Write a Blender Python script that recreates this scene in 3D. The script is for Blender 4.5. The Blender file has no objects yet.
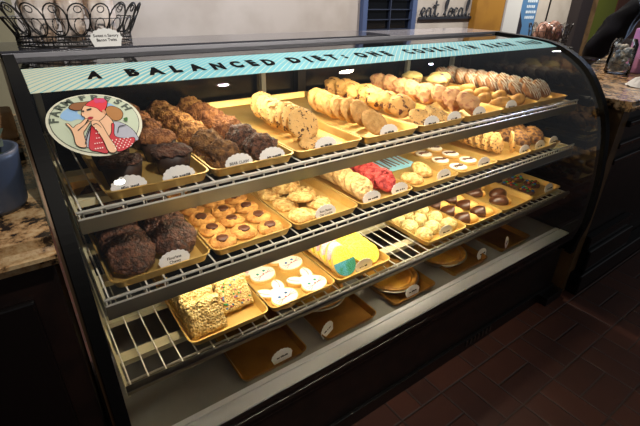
import bpy, bmesh, math, random
from mathutils import Vector, Matrix, noise
R = math.radians
S = bpy.context.scene
COL = S.collection

# ------------------------------------------------------------------ camera, world, light, exposure
def make_camera():
    yaw, pitch, roll = R(36.02), R(27.25), R(1.18)
    fwd = Vector((math.sin(yaw)*math.cos(pitch), math.cos(yaw)*math.cos(pitch), -math.sin(pitch)))
    right = Vector((math.cos(yaw), -math.sin(yaw), 0)); up = right.cross(fwd)
    r = right*math.cos(roll)+up*math.sin(roll); u = -right*math.sin(roll)+up*math.cos(roll)
    cd = bpy.data.cameras.new('camera'); cd.sensor_width = 36; cd.lens = 422.75/640*36; cd.clip_start = .02
    c = bpy.data.objects.new('camera', cd); COL.objects.link(c)
    m = Matrix((r, u, -fwd)).transposed().to_4x4(); m.translation = (0, 0, 1.47)
    c.matrix_world = m; S.camera = c
make_camera()
S.view_settings.view_transform = 'Standard'; S.view_settings.look = 'None'
S.view_settings.exposure = 0.0; S.view_settings.gamma = 1; S.view_settings.use_curve_mapping = False
w = bpy.data.worlds.new('world'); S.world = w; w.use_nodes = True
w.node_tree.nodes['Background'].inputs[0].default_value = (.93, .95, 1, 1)
w.node_tree.nodes['Background'].inputs[1].default_value = .11
def area(name, loc, target, size, power, col, sy=None, spread=None):
    l = bpy.data.lights.new(name, 'AREA'); l.energy = power; l.color = col; l.size = size
    if sy: l.shape = 'RECTANGLE'; l.size_y = sy
    o = bpy.data.objects.new(name, l); COL.objects.link(o); o.location = loc
    o.rotation_euler = (Vector(target)-Vector(loc)).to_track_quat('-Z', 'Y').to_euler()
    if spread: l.spread = math.radians(spread)
    return o
LAMP = (1, .88, .64)
area('ceiling_lamp', (2.3, 2.05, 2.78), (1.9, 0, 0), .12, 24, (1, .70, .52))
area('wall_wash', (1.2, 2.0, 2.78), (1.2, 3.2, 1.2), .05, 42, (.94, .95, 1))
area('wall_wash_middle', (3.3, 2.0, 2.78), (3.3, 3.2, 1.2), .05, 42, (1, .95, .9))
area('wall_wash_far', (5.6, 2.0, 2.78), (5.6, 3.2, 1.2), .10, 60, (1, .94, .82))  # unseen wash added to brighten the right part of the back wall
area('window_daylight', (5.6, 1.35, 1.62), (2.2, 1.0, 1.10), .25, 12, (.50, .66, 1), None, 70)
area('banner_fill', (.45, -.5, 2.9), (.75, 1.25, 1.2), .06, 9, (1, .92, .82), None, 62)  # unseen fill light, added from above the front to lift the banner

# ------------------------------------------------------------------ helpers
def srgb(h):
    if isinstance(h, str):
        v = [int(h[i:i+2], 16)/255 for i in (0, 2, 4)]
        return tuple(x/12.92 if x <= .04045 else ((x+.055)/1.055)**2.4 for x in v)+(1,)
    return tuple(h)+(1,)
MATS = {}
def mat(name, c1, c2=None, scale=60, rough=.6, metal=0, bump=0, bscale=None, kind='noise', emit=0, spec=.5, lo=.42, hi=.58, coat=0):
    if name in MATS: return MATS[name]
    m = bpy.data.materials.new(name); m.use_nodes = True; MATS[name] = m
    nt = m.node_tree; b = nt.nodes['Principled BSDF']; N = nt.nodes.new; L = nt.links.new
    b.inputs['Base Color'].default_value = srgb(c1); b.inputs['Roughness'].default_value = rough
    b.inputs['Metallic'].default_value = metal; b.inputs['Specular IOR Level'].default_value = spec
    b.inputs['Coat Weight'].default_value = coat
    if c2 or bump:
        tc = N('ShaderNodeTexCoord')
        def tex(sc):
            if kind == 'voronoi':
                t = N('ShaderNodeTexVoronoi'); t.inputs['Scale'].default_value = sc; L(tc.outputs['Object'], t.inputs['Vector']); return t.outputs['Distance']
            t = N('ShaderNodeTexNoise'); t.inputs['Scale'].default_value = sc; t.inputs['Detail'].default_value = 4
            L(tc.outputs['Object'], t.inputs['Vector']); return t.outputs['Fac']
        if c2:
            rp = N('ShaderNodeValToRGB'); L(tex(scale), rp.inputs[0])
            rp.color_ramp.elements[0].position = lo; rp.color_ramp.elements[0].color = srgb(c1)
            rp.color_ramp.elements[1].position = hi; rp.color_ramp.elements[1].color = srgb(c2)
            L(rp.outputs[0], b.inputs['Base Color'])
        if bump:
            bp = N('ShaderNodeBump'); bp.inputs['Strength'].default_value = min(bump, 1); bp.inputs['Distance'].default_value = .012
            L(tex(bscale or scale), bp.inputs['Height']); L(bp.outputs[0], b.inputs['Normal'])
    if emit:
        b.inputs['Emission Color'].default_value = srgb(c1); b.inputs['Emission Strength'].default_value = emit
    return m
def glass_mat(name, tint=(1, 1, 1), base=.03, gain=.9, rough=.0):
    m = bpy.data.materials.new(name); m.use_nodes = True; nt = m.node_tree; N = nt.nodes.new; L = nt.links.new
    nt.nodes.clear(); o = N('ShaderNodeOutputMaterial'); mx = N('ShaderNodeMixShader')
    t = N('ShaderNodeBsdfTransparent'); t.inputs[0].default_value = tint+(1,)
    g = N('ShaderNodeBsdfGlossy'); g.inputs['Roughness'].default_value = rough
    lw = N('ShaderNodeFresnel'); lw.inputs['IOR'].default_value = 1.55
    L(lw.outputs[0], mx.inputs[0]); L(t.outputs[0], mx.inputs[1]); L(g.outputs[0], mx.inputs[2]); L(mx.outputs[0], o.inputs[0])
    return m
def tagp(o, **k):
    for a, v in k.items():
        if v: o[a] = v
    return o
def me_from(bm, name, m, smooth=True):
    bmesh.ops.recalc_face_normals(bm, faces=bm.faces)
    me = bpy.data.meshes.new(name); bm.to_mesh(me); bm.free()
    if m: me.materials.append(m)
    if smooth:
        for p in me.polygons: p.use_smooth = True
    return me
def ob(name, me, parent=None, loc=(0, 0, 0), rot=(0, 0, 0), **k):
    o = bpy.data.objects.new(name, me); COL.objects.link(o); o.location = loc; o.rotation_euler = rot
    if parent: o.parent = parent
    return tagp(o, **k)
def bo(name, bm, m, parent=None, smooth=False, loc=(0, 0, 0), rot=(0, 0, 0), **k):
    return ob(name, me_from(bm, name, m, smooth), parent, loc, rot, **k)
def empty(name, loc=(0, 0, 0), rz=0, **k):
    return ob(name, None, None, loc, (0, 0, rz), **k)
def box(bm, x0, x1, y0, y1, z0, z1, bev=0):
    g = bmesh.ops.create_cube(bm, size=1)['verts']
    for v in g: v.co = Vector(((x0+x1)/2+v.co.x*(x1-x0), (y0+y1)/2+v.co.y*(y1-y0), (z0+z1)/2+v.co.z*(z1-z0)))
    if bev:
        es = list({e for v in g for e in v.link_edges})
        bmesh.ops.bevel(bm, geom=es, offset=bev, segments=2, affect='EDGES', profile=.6)
    return bm
def boxm(*a, bev=0): return box(bmesh.new(), *a, bev=bev)
def boxes(*L, bev=0):
    bm = bmesh.new()
    for a in L: box(bm, *a, bev=bev)
    return bm
def tube(bm, pts, r, n=6, closed=False):
    pts = [Vector(p) for p in pts]; rings = []; N = len(pts)
    for i, p in enumerate(pts):
        a = pts[(i-1) % N] if (closed or i > 0) else p
        b = pts[(i+1) % N] if (closed or i < N-1) else p
        t = (b-a).normalized(); q = Vector((0, 0, 1)) if abs(t.z) < .9 else Vector((1, 0, 0))
        s = t.cross(q).normalized(); u = s.cross(t)
        rings.append([bm.verts.new(p+(s*math.cos(k*2*math.pi/n)+u*math.sin(k*2*math.pi/n))*r) for k in range(n)])
    for i in range(N if closed else N-1):
        A, B = rings[i], rings[(i+1) % N]
        for k in range(n): bm.faces.new((A[k], A[(k+1) % n], B[(k+1) % n], B[k]))
    if not closed: bm.faces.new(rings[0][::-1]); bm.faces.new(rings[-1])
    return bm
def lathe(bm, prof, n=24, fn=None, cx=0, cy=0):
    rings = []
    for r, z in prof:
        if r <= 1e-6: rings.append([bm.verts.new((cx, cy, z))])
        else: rings.append([bm.verts.new((cx+r*math.cos(k*2*math.pi/n), cy+r*math.sin(k*2*math.pi/n), z)) for k in range(n)])
    for A, B in zip(rings, rings[1:]):
        for k in range(n):
            j = (k+1) % n
            if len(A) == 1 and len(B) == 1: continue
            if len(A) == 1: bm.faces.new((A[0], B[k], B[j]))
            elif len(B) == 1: bm.faces.new((A[k], A[j], B[0]))
            else: bm.faces.new((A[k], A[j], B[j], B[k]))
    if fn:
        for v in [v for q in rings for v in q]: v.co = fn(v.co.copy())
    return bm
def prism(bm, pts, z0, z1):
    a = [bm.verts.new((x, y, z0)) for x, y in pts]; b = [bm.verts.new((x, y, z1)) for x, y in pts]
    n = len(pts); bm.faces.new(a[::-1]); bm.faces.new(b)
    for i in range(n): bm.faces.new((a[i], a[(i+1) % n], b[(i+1) % n], b[i]))
    return bm
def nz(p, s, seed): return noise.noise(Vector((p[0]*s+seed*3.1, p[1]*s-seed*1.7, p[2]*s+seed*.9)))
def text_mesh(s, size, mname, offset=0, align='CENTER', extrude=.0):
    c = bpy.data.curves.new('t', 'FONT'); c.body = s; c.size = size; c.align_x = align; c.align_y = 'CENTER'; c.offset = offset
    c.resolution_u = 3; c.extrude = extrude
    o = bpy.data.objects.new('t', c); COL.objects.link(o)
    dg = bpy.context.evaluated_depsgraph_get(); dg.update()
    me = bpy.data.meshes.new_from_object(o.evaluated_get(dg)); bpy.data.objects.remove(o); bpy.data.curves.remove(c)
    me.materials.clear(); me.materials.append(mname); return me
ORD = ['frontmost', 'second from the front', 'third from the front', 'fourth from the front', 'fifth from the front', 'sixth from the front',
       'seventh from the front', 'eighth from the front', 'ninth from the front', 'tenth from the front', 'eleventh from the front', 'twelfth from the front',
       'thirteenth from the front', 'fourteenth from the front', 'fifteenth from the front', 'sixteenth from the front', 'seventeenth from the front', 'eighteenth from the front']

# ------------------------------------------------------------------ materials
BLACK = mat('black_paint', '0b0908', rough=.35)
BLACKG = mat('black_gloss', '0a0a0b', rough=.12)
WOODK = mat('dark_wood', '120a08', '1c100c', scale=14, rough=.4)
CHROME = mat('steel', '8c8c88', rough=.28, metal=1)
WHITEW = mat('white_coated_wire', 'd8d4c8', rough=.4)
CREAMB = mat('cream_bracket', 'c9c09c', rough=.5)
DECK = mat('deck_steel', '85837e', '8e8c86', scale=6, rough=.35, metal=.1)
SILL = mat('sill_white', 'e6e8ee', rough=.4)
GOLD = mat('gold_tray', 'd4ae60', 'dcba72', scale=9, rough=.34, metal=.6, bump=.06, bscale=25)
LIP = mat('shelf_lip', '8a826e', rough=.3, metal=.8)
DIFF = mat('lamp_diffuser', 'ffdca0', emit=1)
SIGNW = mat('sign_white', 'dcdcda', rough=.5)
INK = mat('ink', '08080a', rough=.9, spec=.05)

# ------------------------------------------------------------------ setting
def floor_mat():
    m = bpy.data.materials.new('red_brick_floor'); m.use_nodes = True; nt = m.node_tree; N = nt.nodes.new; L = nt.links.new
    b = nt.nodes['Principled BSDF']; b.inputs['Roughness'].default_value = .55
    tc = N('ShaderNodeTexCoord'); sx = N('ShaderNodeSeparateXYZ'); L(tc.outputs['Object'], sx.inputs[0])
    def mth(op, a, c=None, d=None):
        n = N('ShaderNodeMath'); n.operation = op
        for i, v in enumerate((a, c, d)):
            if v is None: continue
            if isinstance(v, (int, float)): n.inputs[i].default_value = v
            else: L(v, n.inputs[i])
        return n.outputs[0]
    C = .23
    gx = mth('DIVIDE', sx.outputs[0], C); gy = mth('DIVIDE', mth('ADD', sx.outputs[1], .0), C)
    fx = mth('FRACT', gx); fy = mth('FRACT', gy)
    par = mth('MODULO', mth('ADD', mth('ADD', mth('FLOOR', gx), mth('FLOOR', gy)), 100), 2)
    u = mth('ADD', mth('MULTIPLY', fx, par), mth('MULTIPLY', fy, mth('SUBTRACT', 1, par)))   # short axis
    half = mth('FRACT', mth('MULTIPLY', u, 2))
    def edge(t, wd): return mth('MINIMUM', mth('MULTIPLY', t, wd), mth('MULTIPLY', mth('SUBTRACT', 1, t), wd))
    d = mth('MINIMUM', mth('MINIMUM', edge(fx, C), edge(fy, C)), edge(half, C/2))
    mort = mth('LESS_THAN', d, .0035)
    idv = N('ShaderNodeCombineXYZ'); L(mth('FLOOR', gx), idv.inputs[0]); L(mth('FLOOR', gy), idv.inputs[1]); L(mth('FLOOR', mth('MULTIPLY', u, 2)), idv.inputs[2])
    wn = N('ShaderNodeTexWhiteNoise'); L(idv.outputs[0], wn.inputs[0])
    nn = N('ShaderNodeTexNoise'); nn.inputs['Scale'].default_value = 12; L(tc.outputs['Object'], nn.inputs[0])
    rp = N('ShaderNodeValToRGB'); L(mth('ADD', mth('MULTIPLY', wn.outputs[0], .6), mth('MULTIPLY', nn.outputs[0], .4)), rp.inputs[0])
    rp.color_ramp.elements[0].color = srgb('3e2219'); rp.color_ramp.elements[1].color = srgb('5e3424')
    mx = N('ShaderNodeMix'); mx.data_type = 'RGBA'; L(mort, mx.inputs[0]); L(rp.outputs[0], mx.inputs[6]); mx.inputs[7].default_value = srgb('453832')
    L(mx.outputs[2], b.inputs['Base Color'])
    bp = N('ShaderNodeBump'); bp.inputs['Distance'].default_value = .004; L(mth('MINIMUM', mth('MULTIPLY', d, 160), 1), bp.inputs['Height']); L(bp.outputs[0], b.inputs['Normal'])
    return m
bo('floor', boxm(-3, 9, -3, 3.35, -.06, 0), floor_mat(), kind='structure')
WY = 3.2
WALL = mat('painted_wall', 'b4aca4', 'a89f96', scale=2.5, rough=.7)
bo('wall_back', boxm(-3, 9, WY, WY+.12, 0, 3), WALL, kind='structure')
bo('wall_left', boxm(-3.12, -3, -3, WY+.12, 0, 3), mat('olive_wall', '8b8468', rough=.7), kind='structure')
bo('trim_1', boxm(-2.9, .13, WY-.012, WY-.001, 0, 3), mat('olive_wall', '8b8468'), kind='structure')          # olive-painted stretch of wall
bo('trim_2', boxm(4.29, 4.80, WY-.08, WY-.001, 0, 3, bev=.01), mat('mustard', '9a6c1e', '8a5e18', scale=3, rough=.6), kind='structure')
bo('trim_3', boxm(4.80, 5.10, WY-.1, WY-.001, 0, 3), mat('white_trim', 'c4c4c4', rough=.6), kind='structure')
bo('trim_4', boxm(6.42, 6.72, WY-.14, WY-.001, 0, 3), mat('dark_post', '241c1e', rough=.5), kind='structure')
bo('trim_5', boxm(6.73, 6.98, WY-.09, WY-.001, 0, 3), mat('timber', '7a5e3c', '5c4428', scale=6, rough=.6), kind='structure')
bo('trim_6', boxm(6.99, 7.7, WY-.04, WY-.001, 0, 3), mat('green_panel', '5c6418', rough=.6), kind='structure')
bo('trim_7', boxm(7.71, 9, WY-.05, WY-.001, 0, 3), mat('brown_panel', '4a2414', rough=.6), kind='structure')
wn = empty('window_1', (2.72, WY, 1.0), kind='structure')
bo('window_frame', boxes((0, .05, -.05, 0, 0, 1.6), (.62, .68, -.05, 0, 0, 1.6), (.07, .62, -.05, 0, 1.52, 1.6), (.07, .62, -.05, 0, 0, .1)), mat('blue_grey_frame', '46567a', rough=.5), wn)
bo('muntin', boxes((.34, .352, -.035, -.01, .1, 1.52), *[(.07, .62, -.03, -.01, z, z+.008) for z in (.19, .275, .36, .445, .53, .8, 1.1)]), mat('muntin_blue', '262e42', rough=.5), wn)
bo('pane', boxm(.07, .62, -.009, -.002, .1, 1.52), mat('dark_pane', '080a0e', rough=.1), wn)

# ------------------------------------------------------------------ the display case
ARCH = [(.742, .30), (.733, .389), (.722, .46), (.718, .538), (.727, .72), (.757, .906), (.802, 1.035), (.857, 1.122), (.915, 1.191), (.978, 1.237), (1.048, 1.272), (1.10, 1.289), (1.16, 1.300), (1.25, 1.308), (1.44, 1.318)]
def spline(P, k=6):
    out = []
    for i in range(len(P)-1):
        p0, p1, p2, p3 = [Vector(P[max(0, min(len(P)-1, j))]) for j in (i-1, i, i+1, i+2)]
        for s in range(k):
            t = s/k
            out.append(.5*((2*p1)+(p2-p0)*t+(2*p0-5*p1+4*p2-p3)*t*t+(3*p1-p0-3*p2+p3)*t**3))
    out.append(Vector(P[-1])); return out
PROF = spline(ARCH)
def offset(P, d):                       # towards the inside of the case
    o = []
    for i, p in enumerate(P):
        t = (P[min(i+1, len(P)-1)]-P[max(i-1, 0)]).normalized(); o.append(p+Vector((t.y, -t.x))*d)
    return o
GP = [p for p in offset(PROF, .010) if p.y > .395]
ARC = [0]
for a, b in zip(GP, GP[1:]): ARC.append(ARC[-1]+(b-a).length)
def surf(x, s, off=0):
    i = 0
    while i < len(ARC)-2 and ARC[i+1] < s: i += 1
    t = (s-ARC[i])/(ARC[i+1]-ARC[i]); p = GP[i].lerp(GP[i+1], t); d = (GP[i+1]-GP[i]).normalized()
    return Vector((x, p.x-d.y*off, p.y+d.x*off))
def s_of_tan(tn):
    for i in range(len(GP)-1):
        f = lambda q: (q.y-1.47)/q.x
        a, b = f(GP[i]), f(GP[i+1])
        if (a-tn)*(b-tn) <= 0: return ARC[i]+(tn-a)/(b-a)*(ARC[i+1]-ARC[i])
XL, XR = .0, 2.19
case = empty('display_case', (0, 0, 0), label='long black curved-glass bakery display case full of pastries', category='display case')
bo('base_cabinet', boxes((.0, XR, .80, 1.70, .06, .385), (.03, XR-.03, .83, 1.66, 0, .06), bev=.004), WOODK, case)
bo('base_moulding', boxes((.0, XR, .775, .80, .335, .37), (.0, XR, .787, .80, .315, .331), (.0, XR, .783, .80, .375, .398), bev=.003), BLACKG, case)
bo('toe_kick', boxes((.0, XR, .785, .80, .0, .07), (2.05, XR+.02, .74, .80, 0, .05), bev=.003), BLACK, case)
for i in range(7): bo('vent', boxm(1.42+i*.03, 1.428+i*.03, .781, .786, .03, .062), CHROME, case)
bo('deck', boxes((.03, 2.15, .845, 1.66, .385, .405)), DECK, case)
bo('sill', boxes((.02, 2.165, .785, .832, .385, .4035), (.03, 2.155, .834, .852, .388, .407), bev=.0015), SILL, case)
def strip(P, Q, x0, x1):
    bm = bmesh.new(); n = len(P)
    V = [[bm.verts.new((x, p.x, p.y)) for p in L] for x in (x0, x1) for L in (P, Q)]
    for i in range(n-1):
        for a, b in ((0, 1), (2, 3), (0, 2), (1, 3)):
            bm.faces.new((V[a][i], V[a][i+1], V[b][i+1], V[b][i]))
    for i in (0, n-1): bm.faces.new((V[0][i], V[1][i], V[3][i], V[2][i]))
    return bm
inner = offset(PROF, .034)
for x0, x1, tx in ((.004, .030, 0.0), (2.150, XR, XR+.002)):
    e = bo('end_frame', strip(PROF, inner, x0, x1), mat('frame_black', '050505', rough=.6, spec=.15), case, smooth=False)
    bo('edge_trim', strip(offset(PROF, .012), offset(PROF, .02), tx-.003, tx+.003), mat('bronze_trim', '4a3826', rough=.35, metal=.6), e)
GL = glass_mat('curved_glass')
bm = bmesh.new(); A = [bm.verts.new((.028, p.x, p.y)) for p in GP]; B = [bm.verts.new((2.152, p.x, p.y)) for p in GP]
for i in range(len(GP)-1): bm.faces.new((A[i], A[i+1], B[i+1], B[i]))
bo('front_glass', bm, GL, case, smooth=True, label='clear curved front glass')
def side_poly(x, th):
    pts = [(p.x, p.y) for p in offset(PROF, .03)] + [(1.66, 1.30), (1.66, .39)]
    bm = bmesh.new(); prism(bm, pts, 0, th)
    for v in bm.verts: v.co = Vector((x+v.co.z, v.co.x, v.co.y))
    return bm
bo('end_panel', side_poly(2.166, .006), mat('smoked_glass', '07090e', rough=.06), case)
bo('end_panel', side_poly(.012, .004), glass_mat('end_glass', (.8, .8, .8)), case)
bo('top_panel', boxes((.004, XR, 1.425, 1.70, 1.306, 1.319), bev=.002), mat('top_grey', '8e8e94', rough=.1), case)
bo('reflection_panel', boxes((.03, 2.15, 1.205, 1.424, 1.284, 1.294)), mat('reflection_grey', '8c8c92', rough=.35), case)  # added under the glass; its grey stands in for the reflected wall
bo('header', boxes((.03, 2.15, 1.30, 1.62, 1.262, 1.299)), BLACK, case)
bo('rear_frame', boxes((.0, .04, 1.62, 1.70, .385, 1.30), (2.15, XR, 1.62, 1.70, .385, 1.30), (.04, 2.15, 1.64, 1.70, 1.255, 1.30), (1.05, 1.09, 1.63, 1.69, .41, 1.26)), BLACK, case)
bo('back_door', boxm(.04, 1.055, 1.664, 1.674, .41, 1.255), mat('mirror_door', '34363c', rough=.2, metal=.9), case)
bo('back_door', boxm(1.085, 2.15, 1.664, 1.674, .41, 1.255), mat('mirror_door', ''), case)
for x in (.055, .86, 1.72, 2.08):
    bm = boxm(x, x+.02, 1.615, 1.635, .41, 1.25)
    st = bo('shelf_upright', bm, mat('grey_upright', '6c6c64', rough=.5), case)
bo('lamp_housing', boxes((.45, 2.0, 1.235, 1.30, 1.262, 1.278)), BLACK, case)
LAMPS = []
def lamp_part(x0, x1, y0, y1, z, strength, parent):
    m = bpy.data.materials.new('lamp_tube'); m.use_nodes = True; nt = m.node_tree; nt.nodes.clear()
    o = nt.nodes.new('ShaderNodeOutputMaterial'); e = nt.nodes.new('ShaderNodeEmission'); e.inputs[0].default_value = LAMP+(1,); e.inputs[1].default_value = strength*1.35
    nt.links.new(e.outputs[0], o.inputs[0])
    return bo('lamp_diffuser', boxm(x0, x1, y0, y1, z-.006, z), m, parent, label='glowing warm lamp strip')
lamp_part(.42, 2.0, 1.24, 1.29, 1.260, 26, case)

# banner with its sunburst stripes
def banner_mat():
    m = bpy.data.materials.new('aqua_banner'); m.use_nodes = True; nt = m.node_tree; N = nt.nodes.new; L = nt.links.new
    b = nt.nodes['Principled BSDF']; b.inputs['Roughness'].default_value = .6; b.inputs['Specular IOR Level'].default_value = .12
    tc = N('ShaderNodeTexCoord'); sx = N('ShaderNodeSeparateXYZ'); L(tc.outputs['Object'], sx.inputs[0])
    def mth(op, a, c):
        n = N('ShaderNodeMath'); n.operation = op
        for i, v in enumerate((a, c)):
            if isinstance(v, (int, float)): n.inputs[i].default_value = v
            else: L(v, n.inputs[i])
        return n.outputs[0]
    d = mth('SUBTRACT', sx.outputs[0], mth('MULTIPLY', sx.outputs[1], 1.1))
    f = mth('FRACT', mth('DIVIDE', d, .0215), 0)
    rp = N('ShaderNodeMapRange'); L(sx.outputs[0], rp.inputs[0]); rp.inputs[1].default_value = .0; rp.inputs[2].default_value = .42
    rp.inputs[3].default_value = .88; rp.inputs[4].default_value = .11
    st = mth('LESS_THAN', f, rp.outputs[0])
    aq = N('ShaderNodeMix'); aq.data_type = 'RGBA'; L(rp.outputs[0], aq.inputs[0]); 
    mx = N('ShaderNodeMix'); mx.data_type = 'RGBA'; L(st, mx.inputs[0]); mx.inputs[6].default_value = srgb('6cacb6'); mx.inputs[7].default_value = srgb('c6cab0')
    L(mx.outputs[2], b.inputs['Base Color']); return m
s0, s1 = s_of_tan(-.1806), s_of_tan(-.1350)
bm = bmesh.new(); nn = 40; mmm = 8
V = [[bm.verts.new(surf(.032+(2.148-.032)*i/nn, s0+(s1-s0)*j/mmm, .0012)) for j in range(mmm+1)] for i in range(nn+1)]
for i in range(nn):
    for j in range(mmm): bm.faces.new((V[i][j], V[i+1][j], V[i+1][j+1], V[i][j+1]))
bann = bo('banner_decal', bm, banner_mat(), case, smooth=True, label='aqua striped banner decal with black lettering')
WORDS = [('A', .155, .188), ('BALANCED', .243, .660), ('DIET:', .712, .935), ('ONE', .968, 1.142), ('COOKIE', 1.187, 1.512), ('IN', 1.548, 1.63), ('EACH', 1.68, 1.905), ('HAND', 1.948, 2.125)]
SM = s0+(s1-s0)*.42
for wd, xa, xb in WORDS:
    if len(wd) > 1: xa += .004*len(wd)*(xa > .9); xb -= .004*len(wd)*(xa > .9)
    ms = [text_mesh(ch, .075, INK, .0052) for ch in wd]
    ws = []
    for me in ms:
        xs = [v.co.x for v in me.vertices]; ws.append((min(xs), max(xs)))
    gap = .034; tot = sum(h-l for l, h in ws)+gap*(len(wd)-1); k = (xb-xa)/tot; x = xa
    for i, (ch, me) in enumerate(zip(wd, ms)):
        l, h = ws[i]; ys = [v.co.y for v in me.vertices]; yl, yh = min(ys), max(ys); hh = .064 if ch != ':' else .040
        tl = .10*math.sin(xa*31+i*2.3); up = .003*math.sin(xa*13+i*1.9); cx = x+(h-l)*k/2
        for v in me.vertices:
            X = (v.co.x-(l+h)/2)*k; Y = (v.co.y-(yl+yh)/2)/(yh-yl)*hh
            v.co = surf(cx+X*math.cos(tl)-Y*math.sin(tl)*.5+Y*.08, SM+Y+X*math.sin(tl)*.6+up, .0022)
        ob('letter', me, bann); x += (h-l)*k+gap*k

# round decal: a woman tasting food, farm fresh lettering
DC = (.117, None); DR = .0895
sc = s_of_tan(-.2475)
def dmap(u, v, off): return surf(.129+u*DR, sc+v*DR, off)
def dpoly(pts, off):
    bm = bmesh.new(); vs = [bm.verts.new(dmap(u, v, off)) for u, v in pts]; bm.faces.new(vs)
    bmesh.ops.triangulate(bm, faces=bm.faces); return bm
def ell(cx, cy, rx, ry, n=28, a0=0): return [(cx+rx*math.cos(a0+k*2*math.pi/n), cy+ry*math.sin(a0+k*2*math.pi/n)) for k in range(n)]
def Z(*p): return [((x-288)/250, -(y-217)/173) for x, y in p]
def flat(n, c): return mat(n, c, rough=.5)
def disc(rad, off, m, name, parent):
    bm = bmesh.new(); c = bm.verts.new(dmap(0, 0, off)); prev = None; n = 48
    rings = [[bm.verts.new(dmap(rad*q/6*math.cos(k*2*math.pi/n), rad*q/6*math.sin(k*2*math.pi/n), off)) for k in range(n)] for q in range(1, 7)]
    for k in range(n): bm.faces.new((c, rings[0][k], rings[0][(k+1) % n]))
    for a, b in zip(rings, rings[1:]):
        for k in range(n): bm.faces.new((a[k], b[k], b[(k+1) % n], a[(k+1) % n]))
    return bo(name, bm, m, parent, smooth=True)
dec = disc(1.0, .0012, flat('decal_cream', 'd4d2ba'), 'round_decal', case); dec['label'] = 'round farm fresh decal with woman tasting food'
disc(.935, .0017, flat('decal_line', '3a3c34'), 'border_line', dec)
disc(.92, .0022, flat('decal_green', 'bcc6ac'), 'backdrop', dec)
LAY = [('sky', 'sky_blue', '8cb2d6', Z((118, 178), (150, 140), (205, 120), (300, 95), (390, 120), (430, 160), (440, 200), (300, 230), (205, 200), (160, 205))),
       ('back_hair', 'hair_tan', 'a8743c', Z((365, 160), (400, 145), (435, 165), (445, 195), (425, 225), (390, 232), (362, 210))),
       ('sleeve', 'shirt_grey', 'a9aab4', Z((335, 330), (350, 270), (380, 238), (425, 255), (458, 290), (470, 325), (465, 345), (400, 340))),
       ('collar', 'shirt_grey', '', Z((188, 322), (215, 285), (250, 245), (262, 250), (225, 335), (200, 345))),
       ('neck', 'skin', 'e2b48e', Z((290, 205), (345, 190), (372, 240), (345, 300), (300, 300), (280, 240))),
       ('dress', 'dress_red', 'c22a34', Z((205, 350), (232, 290), (262, 238), (278, 245), (285, 300), (290, 378), (240, 368))),
       ('dress_skirt', 'dress_red', '', Z((318, 320), (345, 290), (362, 250), (372, 255), (352, 310), (400, 330), (448, 332), (442, 352), (395, 375), (340, 382), (325, 350))),
       ('hair', 'hair_brown', '8a5a34', Z((180, 134), (192, 114), (222, 104), (275, 104), (310, 104), (285, 118), (262, 130), (240, 148), (210, 150))),
       ('face', 'skin', '', Z((228, 184), (237, 158), (262, 128), (300, 128), (335, 150), (350, 190), (328, 212), (296, 226), (262, 222), (240, 210), (238, 194))),
       ('bandana', 'bandana_red', 'd6343e', Z((268, 126), (300, 104), (335, 92), (362, 92), (388, 112), (378, 140), (352, 172), (336, 178), (318, 150), (292, 138))),
       ('bow', 'bow_pink', 'c8406c', Z((320, 100), (335, 84), (350, 100), (372, 90), (384, 112), (360, 124), (345, 118), (326, 122))),
       ('ear', 'skin_dark', 'c8906a', Z((340, 172), (352, 168), (358, 184), (346, 194))),
       ('lips', 'lip_red', 'a02028', Z((248, 206), (262, 198), (282, 202), (272, 212), (256, 214))),
       ('eye', 'decal_ink', '1c1612', Z((262, 156), (286, 150), (288, 158), (266, 164))),
       ('eye', 'decal_ink', '', Z((236, 162), (246, 158), (247, 166), (238, 169))),
       ('hand', 'skin', '', Z((134, 222), (148, 226), (160, 248), (180, 236), (206, 228), (236, 210), (248, 212), (222, 238), (246, 224), (252, 230), (218, 262), (200, 282), (192, 342), (150, 330), (152, 280), (148, 250))),
       ('hand', 'skin', '', Z((262, 230), (276, 222), (300, 232), (310, 262), (318, 310), (336, 376), (296, 380), (286, 320), (272, 270), (258, 246))),
       ('finger_line', 'decal_ink', '', Z((180, 262), (215, 242), (246, 226), (247, 228), (216, 246), (182, 266))),
       ('finger_line', 'decal_ink', '', Z((262, 246), (284, 240), (300, 262), (298, 264), (283, 244), (264, 249))),
       ('sleeve_fold', 'decal_ink', '', Z((372, 300), (392, 272), (430, 268), (431, 271), (394, 276), (376, 302))),
       ('sleeve_fold', 'decal_ink', '', Z((190, 330), (218, 288), (254, 246), (256, 250), (222, 292), (194, 332))),
       ('leaf', 'leaf_green', '3c6a2a', Z((432, 236), (456, 230), (452, 248), (440, 250)))]
def closed(P, k=4):
    out = []; n = len(P)
    for i in range(n):
        p0, p1, p2, p3 = [Vector(P[(i+j) % n]) for j in (-1, 0, 1, 2)]
        for q in range(k):
            t = q/k; out.append(.5*((2*p1)+(p2-p0)*t*.8+(2*p0-5*p1+4*p2-p3)*t*t*.8+(3*p1-p0-3*p2+p3)*t**3*.8+.4*(p2-p1)*(3*t*t-2*t**3)) if False else p1.lerp(p2, t)+(((p2-p0)*.5-(p2-p1))*(t-2*t*t+t**3)+((p3-p1)*.5-(p2-p1))*(t**3-t*t)))
    return [(v.x, v.y) for v in out]
def grow(P, d):
    out = []; n = len(P); ar = sum(P[i][0]*P[(i+1) % n][1]-P[(i+1) % n][0]*P[i][1] for i in range(n)); sg = 1 if ar > 0 else -1
    for i in range(n):
        e = Vector(P[(i+1) % n])-Vector(P[i-1]); nn_ = Vector((e.y, -e.x)).normalized()*d*sg
        out.append((P[i][0]+nn_.x, P[i][1]+nn_.y))
    return out
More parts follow.
